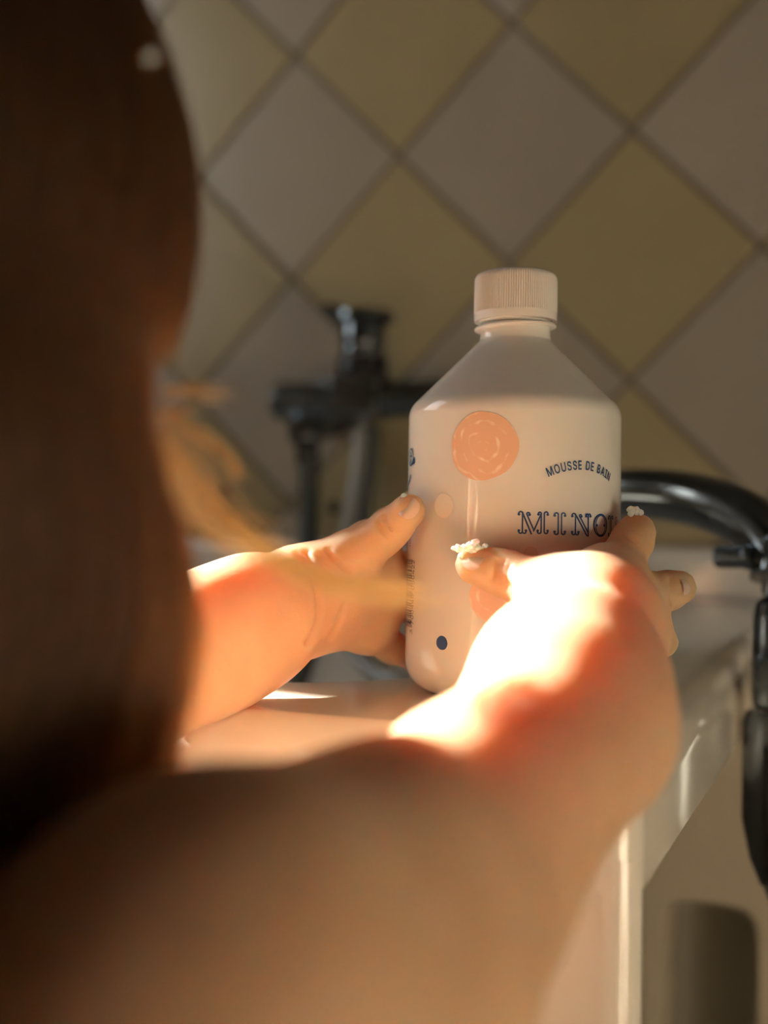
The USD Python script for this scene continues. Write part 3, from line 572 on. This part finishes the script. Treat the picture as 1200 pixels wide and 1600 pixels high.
def surface_nets(D, lo, h):
    ins = D < 0; n = np.array(D.shape) - 1
    c = np.zeros(n, np.uint8)
    for o in np.ndindex(2, 2, 2): c += ins[o[0]:o[0] + n[0], o[1]:o[1] + n[1], o[2]:o[2] + n[2]]
    idx = np.argwhere((c > 0) & (c < 8)); num = np.full(n, -1, np.int32); num[tuple(idx.T)] = np.arange(len(idx))
    val = {o: D[idx[:, 0] + o[0], idx[:, 1] + o[1], idx[:, 2] + o[2]] for o in np.ndindex(2, 2, 2)}
    acc = np.zeros((len(idx), 3)); cnt = np.zeros(len(idx))
    for o in np.ndindex(2, 2, 2):
        for a in range(3):
            if o[a]: continue
            q = tuple(1 if k == a else o[k] for k in range(3)); u, v = val[o], val[q]; x = (u < 0) != (v < 0)
            t = np.where(x, u / np.where(x, u - v, 1), 0); p = np.tile(np.array(o, float), (len(idx), 1)); p[:, a] = t
            acc[x] += p[x]; cnt[x] += 1
    V = lo + h * (idx + acc / cnt[:, None]); F = []
    for a in range(3):
        b, d = (a + 1) % 3, (a + 2) % 3
        sl0 = [slice(None)] * 3; sl1 = [slice(None)] * 3; sl0[a] = slice(0, -1); sl1[a] = slice(1, None)
        u, v = ins[tuple(sl0)], ins[tuple(sl1)]
        e = np.argwhere(u != v); e = e[(e[:, b] > 0) & (e[:, d] > 0) & (e[:, b] < n[b]) & (e[:, d] < n[d])]
        f = u[tuple(e.T)]
        def cell(db, dd): q = e.copy(); q[:, b] -= db; q[:, d] -= dd; return num[tuple(q.T)]
        Q = np.stack([cell(1, 1), cell(0, 1), cell(0, 0), cell(1, 0)], 1); Q[~f] = Q[~f][:, ::-1]; F.append(Q)
    F = np.vstack(F); F = F[(F >= 0).all(1)]
    return V, np.vstack([F[:, [0, 1, 2]], F[:, [0, 2, 3]]])
V, F = surface_nets(FLD, LO, H); del FLD
person_mesh = trimesh.Trimesh(V, F, process=False)
big = max(trimesh.graph.connected_components(person_mesh.face_adjacency, nodes=np.arange(len(F))), key=len)
person_mesh.update_faces(np.isin(np.arange(len(F)), big)); person_mesh.remove_unreferenced_vertices()
E_ = person_mesh.edges_unique
from scipy.sparse import coo_matrix
A_ = coo_matrix((np.ones(2 * len(E_)), (np.r_[E_[:, 0], E_[:, 1]], np.r_[E_[:, 1], E_[:, 0]])), shape=(len(person_mesh.vertices),) * 2).tocsr(); deg = np.maximum(np.asarray(A_.sum(1)), 1)
V = np.array(person_mesh.vertices)
for it in range(12): V = V + (0.5 if it % 2 == 0 else -0.52) * (A_ @ V / deg - V)
person_mesh = trimesh.Trimesh(V, person_mesh.faces, process=False)
V = np.array(person_mesh.vertices); Nn = np.array(person_mesh.vertex_normals)
px_, py_, pd_ = project(V); facing = (Nn * (EYE - V)).sum(1) > 0
# creases pressed into knuckles and wrists
CREASE = [  # (points, depth m, width m, nearest d, farthest d)
    ([(478, 862), (488, 890), (499, 930), (500, 965), (482, 1004)], 0.0007, 0.0010, 0.36, 0.43), ([(500, 866), (515, 890), (534, 905)], 0.0004, 0.0009, 0.36, 0.43),
    ([(513, 858), (530, 880), (550, 892)], 0.0004, 0.0009, 0.36, 0.43), ([(591, 812), (595, 824), (602, 831)], 0.0005, 0.0008, 0.36, 0.43), ([(599, 806), (603, 817), (610, 824)], 0.0005, 0.0008, 0.36, 0.43),
    ([(465, 862), (474, 890), (478, 905)], 0.0004, 0.0009, 0.36, 0.43), ([(537, 948), (525, 980), (512, 1000)], 0.0004, 0.0009, 0.36, 0.43),
    ([(775, 878), (771, 892), (770, 905)], 0.0006, 0.0008, 0.33, 0.40), ([(786, 876), (780, 893), (780, 910)], 0.0004, 0.0008, 0.33, 0.40), ([(795, 882), (789, 897), (790, 915)], 0.0004, 0.0008, 0.33, 0.40),
    ([(822, 930), (818, 944), (826, 960)], 0.0004, 0.0009, 0.33, 0.40), ([(832, 926), (828, 950), (838, 975)], 0.0004, 0.0009, 0.33, 0.40),
    ([(1050, 905), (1052, 920), (1052, 942)], 0.0006, 0.0008, 0.38, 0.42), ([(985, 838), (998, 848), (1004, 862)], 0.0005, 0.0008, 0.37, 0.42)]
for pts, dep, wid, d0, d1 in CREASE:
    ls = spline(np.array(pts, float), 40) if len(pts) > 2 else np.array(pts, float)
    sel = np.where(facing & (pd_ > d0) & (pd_ < d1) & (px_ > ls[:, 0].min() - 20) & (px_ < ls[:, 0].max() + 20) & (py_ > ls[:, 1].min() - 20) & (py_ < ls[:, 1].max() + 20))[0]
    if len(sel):
        dist = np.min(np.hypot(px_[sel, None] - ls[None, :, 0], py_[sel, None] - ls[None, :, 1]), 1) * pd_[sel] / FPX
        V[sel] -= Nn[sel] * (2.5 * dep * np.exp(-(dist / wid) ** 2))[:, None]
# flesh flattens where it rests on the tub rim
q = to_enz(V); inn = np.minimum(q[:, 1] - TUB_N, TUB_E - q[:, 0]); c_ = np.clip(R - inn, 0, R)
top = RIM_Z - R + np.sqrt(R * R - c_ * c_) + 0.0004; over = (inn > 0.001) & (q[:, 2] > RIM_Z - 0.03) & (q[:, 2] < top)
V[over, 2] = top[over]
person_mesh = trimesh.Trimesh(V, person_mesh.faces, process=False)
child = thing('person', 'bare-shouldered long-haired child leaning over the tub rim, both hands around the bottle', 'person')
obj('body', person_mesh, M_SKIN, child, smooth=True)
def surf_hit(px, py):
    """front surface of the body under a pixel, with its normal."""
    x, y, d = project(V); k = np.where((np.hypot(x - px, y - py) < 8))[0]
    k = k[np.argmin(d[k])]; return V[k], Nn[k]
# nails
def nail(center, normal, along_dir, L, Wd):
    normal = normal / np.linalg.norm(normal); x = along_dir - normal * (along_dir @ normal); x /= np.linalg.norm(x); y = np.cross(normal, x)
    n = 12; P = []; FF = []
    for i in range(n + 1):
        for j in range(n + 1):
            u, v = i / n * 2 - 1, j / n * 2 - 1
            # rounded-square outline
            uu = u * math.sqrt(1 - v * v * 0.42); vv = v * math.sqrt(1 - u * u * 0.42)
            P.append(center + x * uu * L / 2 + y * vv * Wd / 2 + normal * (0.0005 - 0.0016 * vv * vv - 0.0006 * max(uu, 0) ** 2))
    for i in range(n):
        for j in range(n):
            a = i * (n + 1) + j; FF += [[a, a + n + 1, a + n + 2], [a, a + n + 2, a + 1]]
    P = np.array(P); m = len(P); FF = np.array(FF); P2 = np.vstack([P, P - normal * 0.0006])
    return trimesh.Trimesh(P2, np.vstack([FF, FF[:, ::-1] + m]), process=False)
p, nn = surf_hit(631, 795); obj('thumbnail', nail(p - nn * 0.0003, nn + 0.4 * -RIGHT + 0.3 * UP, W(645, 775, 0.396) - W(615, 822, 0.396), 0.0075, 0.0060), M_NAIL, child, smooth=True)
p, nn = surf_hit(737, 866); obj('thumbnail', nail(p - nn * 0.0003, nn + 0.5 * UP, W(743, 882, 0.376) - W(800, 900, 0.371), 0.0075, 0.0066), M_NAIL, child, smooth=True)
p, nn = surf_hit(1076, 913); obj('fingernail', nail(p + nn * 0.0001, nn, W(1085, 918, 0.405) - W(1040, 924, 0.400), 0.0058, 0.0062), M_NAIL, child, smooth=True)
# eyes
for sgn in (-1, 1):
    c = hp3(0.0550, sgn * 0.030, -0.021); e = trimesh.creation.icosphere(3, 0.0100); e.apply_translation(c); eye = obj('eye', e, M_EYEW, child, smooth=True)
    look = HF + 0.22 * HR - 0.12 * HU; look /= np.linalg.norm(look)
    obj('iris', lathe([(0.0054, 0.0), (0.0048, 0.0009), (0, 0.0016)], 32, c + look * 0.0085, look), M_IRIS, eye, smooth=True)
# lashes
def curves(name, lines, radii, m, parent, **kw):
    c = UsdGeom.BasisCurves.Define(stage, path_for(name, parent))
    c.CreateTypeAttr('cubic'); c.CreateBasisAttr('catmullRom'); c.CreateWrapAttr('pinned')
    c.CreateCurveVertexCountsAttr(Vt.IntArray([len(l) for l in lines]))
    c.CreatePointsAttr(Vt.Vec3fArray.FromNumpy(np.vstack(lines).astype(np.float32)))
    c.CreateWidthsAttr(Vt.FloatArray.FromNumpy(np.concatenate([np.broadcast_to(2 * np.asarray(r), len(l)) for l, r in zip(lines, radii)]).astype(np.float32)))
    c.SetWidthsInterpolation('vertex'); UsdShade.MaterialBindingAPI.Apply(c.GetPrim()).Bind(m)
    return tag(c.GetPrim(), **kw)
for sgn in (1, -1):
    L_ = []
    for k in range(34):
        u = k / 33 * 2 - 1; root = hp3(0.0705 - 0.004 * u * u * (1 if u * sgn > 0 else 0.4), sgn * 0.030 + u * 0.012, -0.0185 - 0.0015 * u * u)
        d = HF * 0.9 + HR * u * 0.5 + HR * sgn * 0.35; d /= np.linalg.norm(d)
        L_.append(np.array([root, root + d * 0.004 - HU * 0.0012, root + d * 0.0075 - HU * 0.0012, root + d * 0.0105 + HU * 0.0010]))
    curves('eyelashes', L_, [np.array([0.00013, 0.00012, 0.00009, 0.00003])] * len(L_), M_LASH, child)

# ---- hair: a combed body with strands over it
HA = (0.090, 0.073, 0.079)
def hair_path(phi, t, off=0.0):
    """phi: 0 in front, + to the child's right; t 0..1 from crown to tip."""
    c, s_ = np.cos(phi), np.sin(phi); ang = np.abs(phi)
    front = np.clip((1.12 - ang) / 0.2, 0, 1); front = front * front * (3 - 2 * front)
    alpha_end = 1.83
    hang = (0.100 + 0.03 * np.clip((ang - 1.0) / 2, 0, 1)) * (1 - front)
    La = alpha_end * 0.082; tot = La + hang; sdist = t * tot
    al = np.minimum(sdist / 0.082, alpha_end); down = np.maximum(sdist - La, 0)
    w = 0.006 * np.sin(down * 40 + phi * 5) * np.clip(down / 0.05, 0, 1)
    taper = 1 - 0.1 * down; fl = np.clip(down / 0.045, 0, 1) ** 1.5 * np.clip((2.1 - ang) / 0.6, 0, 1)
    rf, rr, ru = HA[0] + off, HA[1] + off, HA[2] + off
    f = rf * np.sin(al) * c * taper + w * c + 0.011 * fl; r = rr * np.sin(al) * s_ * taper + w * s_; u = ru * np.cos(al) - down
    return HC + f[..., None] * HF + r[..., None] * HR + u[..., None] * HU
NP, NT = 300, 60
ph = np.linspace(-np.pi, np.pi, NP, endpoint=False); tt = np.linspace(0, 1, NT)
PH, TT = np.meshgrid(ph, tt, indexing='ij')
ridge = 0.0022 * (meshkit.noise(np.stack([np.cos(PH) * 9, np.sin(PH) * 9, TT * 1.5], -1), 3) - 0.5) + 0.0016 * (meshkit.noise(np.stack([np.cos(PH) * 28, np.sin(PH) * 28, TT * 2.0], -1), 5) - 0.5)
ridge *= np.clip(TT / 0.1, 0, 1)
out = hair_path(PH, TT, ridge); inn = hair_path(PH, TT, ridge * 0 - 0.0075)
Vh = np.vstack([out.reshape(-1, 3), inn.reshape(-1, 3)]); Fh = []; off = NP * NT
for i in range(NP):
    i2 = (i + 1) % NP
    for k in range(NT - 1):
        a, b, c, d = i * NT + k, i2 * NT + k, i2 * NT + k + 1, i * NT + k + 1
        Fh += [[a, c, b], [a, d, c], [off + a, off + b, off + c], [off + a, off + c, off + d]]
    a, b = i * NT + NT - 1, i2 * NT + NT - 1; Fh += [[a, off + b, b], [a, off + a, off + b]]
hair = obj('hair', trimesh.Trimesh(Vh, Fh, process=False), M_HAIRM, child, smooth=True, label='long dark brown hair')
ls = []; rs = []
for k in range(5200):
    p0 = rng.uniform(-np.pi, np.pi); n = 12; t = np.linspace(rng.uniform(0.02, 0.2), rng.uniform(0.93, 1.03), n)
    p1 = p0 + rng.normal(0, 0.02) * np.linspace(0, 1, n)
    o = rng.uniform(-0.001, 0.0028) + 0.003 * rng.uniform(0, 1) ** 3 * np.linspace(0, 1, n) ** 2
    ls.append(hair_path(p1, t, o)); rs.append(np.r_[np.full(n - 1, 0.00011), 0.00004])
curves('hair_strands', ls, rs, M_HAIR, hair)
# loose wisps before the face and the lock that hangs across the left hand
def bundle(ctrl, n, spread, seed, r=0.00007):
    g = np.random.default_rng(seed); out_ = []
    base = spline(np.array(ctrl), 16)
    for _ in range(n):
        o0, o1 = g.normal(0, spread[0], 3), g.normal(0, spread[1], 3); t = np.linspace(0, 1, 16)[:, None]
        out_.append(base + o0 * (1 - t) + o1 * t + 0.0006 * np.sin(t * 9 + g.uniform(0, 6)) * g.normal(0, 1, 3))
    return out_, [np.full(16, r)] * n
a, b = [], []
for ctrl, n, spread, seed in (
    ([W(250, 680, 0.235), W(300, 745, 0.245), W(370, 820, 0.25), W(450, 880, 0.255), W(540, 912, 0.26), W(650, 924, 0.262)], 70, (0.0030, 0.0022), 1),
    ([W(255, 700, 0.235), W(300, 790, 0.24), W(350, 840, 0.245), W(420, 872, 0.25)], 26, (0.0025, 0.003), 2),
    ([W(262, 640, 0.235), W(310, 680, 0.24), W(345, 702, 0.24), W(372, 738, 0.242)], 26, (0.0008, 0.0008), 3),
    ([W(258, 612, 0.24), W(300, 614, 0.245), W(345, 622, 0.248)], 20, (0.0006, 0.0014), 4)):
    l, r = bundle(ctrl, n, spread, seed); a += l; b += r
curves('hair_wisps', a, b, M_WISP, hair, label='sunlit golden wisps')
# shorts and legs below the frame
hip = T4; ms = []
for sgn in (-1, 1):
    kn_ = hip + sh * sgn * 0.045 + np.array([HF[0], HF[1], 0]) * 0.015; ms.append((kn_, sgn))
sph = lambda c, r: m3.Manifold.sphere(r, 32).translate(tuple(c))
g = m3.Manifold.batch_hull([sph(hip + sh * o + Zv * z, 0.057) for o in (-0.032, 0.032) for z in (0.0, -0.02)])
for kn_, sgn in ms: g = g + m3.Manifold.batch_hull([sph(hip + sh * sgn * 0.035 + Zv * -0.02, 0.050), sph([kn_[0], kn_[1], 0.20], 0.046)])
tw = m3.Manifold()
for a_, b_ in ((T1 - Zv * 0.02, T2), (T2, T3), (T3, T4), (T4, T4 - Zv * 0.12)):
    tw = tw + m3.Manifold.batch_hull([sph(c_ + sh * o * w_, 0.0585) for c_, w_ in ((a_, 1.0), (b_, 1.1)) for o in (-0.026, 0.026)])
tw = (tw + g).trim_by_plane((0, 0, -1), -(ZC - 0.150)).trim_by_plane((0, 0, 1), 0.21)
t = T(tw.refine_to_length(0.008)); v = t.vertices; ang = np.arctan2(v[:, 1] - hip[1], v[:, 0] - hip[0])
t.vertices = v + t.vertex_normals * (0.0016 * np.sin(ang * 14 + 8 * v[:, 2]))[:, None] * np.array([1, 1, 0])
obj('towel_wrap', t, M_CLOTH, child, smooth=60)
for kn_, sgn in ms:
    fw = np.array([HF[0], HF[1], 0]); fw /= np.linalg.norm(fw); k0 = np.array([kn_[0], kn_[1], 0.21]); k1 = np.array([kn_[0], kn_[1], 0.13]); k2 = k1 + Zv * -0.10 - fw * 0.01; k2[2] = 0.03
    g = m3.Manifold.batch_hull([sph(k0, 0.036), sph(k1, 0.031)]) + m3.Manifold.batch_hull([sph(k1, 0.031), sph(k2 + Zv * 0.05, 0.028)]) + m3.Manifold.batch_hull([sph(k2 + Zv * 0.05, 0.028), sph(k2, 0.019)])
    g = g + m3.Manifold.batch_hull([sph(k2 + Zv * -0.013, 0.017), sph(k2 + fw * 0.06 + Zv * -0.016, 0.014), sph(k2 + fw * 0.06 + sh * sgn * 0.02 + Zv * -0.018, 0.012)])
    lt = T(g.refine_to_length(0.006)); trimesh.smoothing.filter_taubin(lt, iterations=8); obj('leg', lt, M_SKIN, child, smooth=True)

# ================================================================== soap foam on the fingertips
def foam(px, py, d, spread, n, seed, label):
    g = np.random.default_rng(seed); c = W(px, py, d); ms = []
    for _ in range(n):
        s_ = trimesh.creation.icosphere(2, g.uniform(0.0005, 0.0011)); s_.apply_translation(c + RIGHT * g.normal(0, spread[0]) + UP * g.normal(0, spread[1]) + FWD * g.normal(0, 0.0007)); ms.append(s_)
    m = ms[0]; mm = m3.Manifold.batch_boolean([man(x.vertices, x.faces) for x in ms], m3.OpType.Add).refine_to_length(0.0006)
    t = T(mm); v = t.vertices; t.vertices = v + 0.0004 * (meshkit.noise(v * 2200, seed)[:, None] - 0.5) * t.vertex_normals
    obj('soap_foam', t, M_FOAM, smooth=60, label=label, cat='soap foam', kind='stuff')
foam(737, 857, 0.3738, (0.0021, 0.0010), 60, 1, 'white dab of soap foam on the right thumb tip')
foam(990, 799, 0.3955, (0.0012, 0.0005), 26, 2, 'white dab of soap foam on the right index fingertip')
foam(630, 782, 0.3945, (0.0004, 0.0007), 16, 3, 'white dab of soap foam beside the left thumbnail')
foam(235, 87, 0.20, (0.0001, 0.0001), 3, 5, 'tiny bright fleck of foam at the edge of the dark hair')
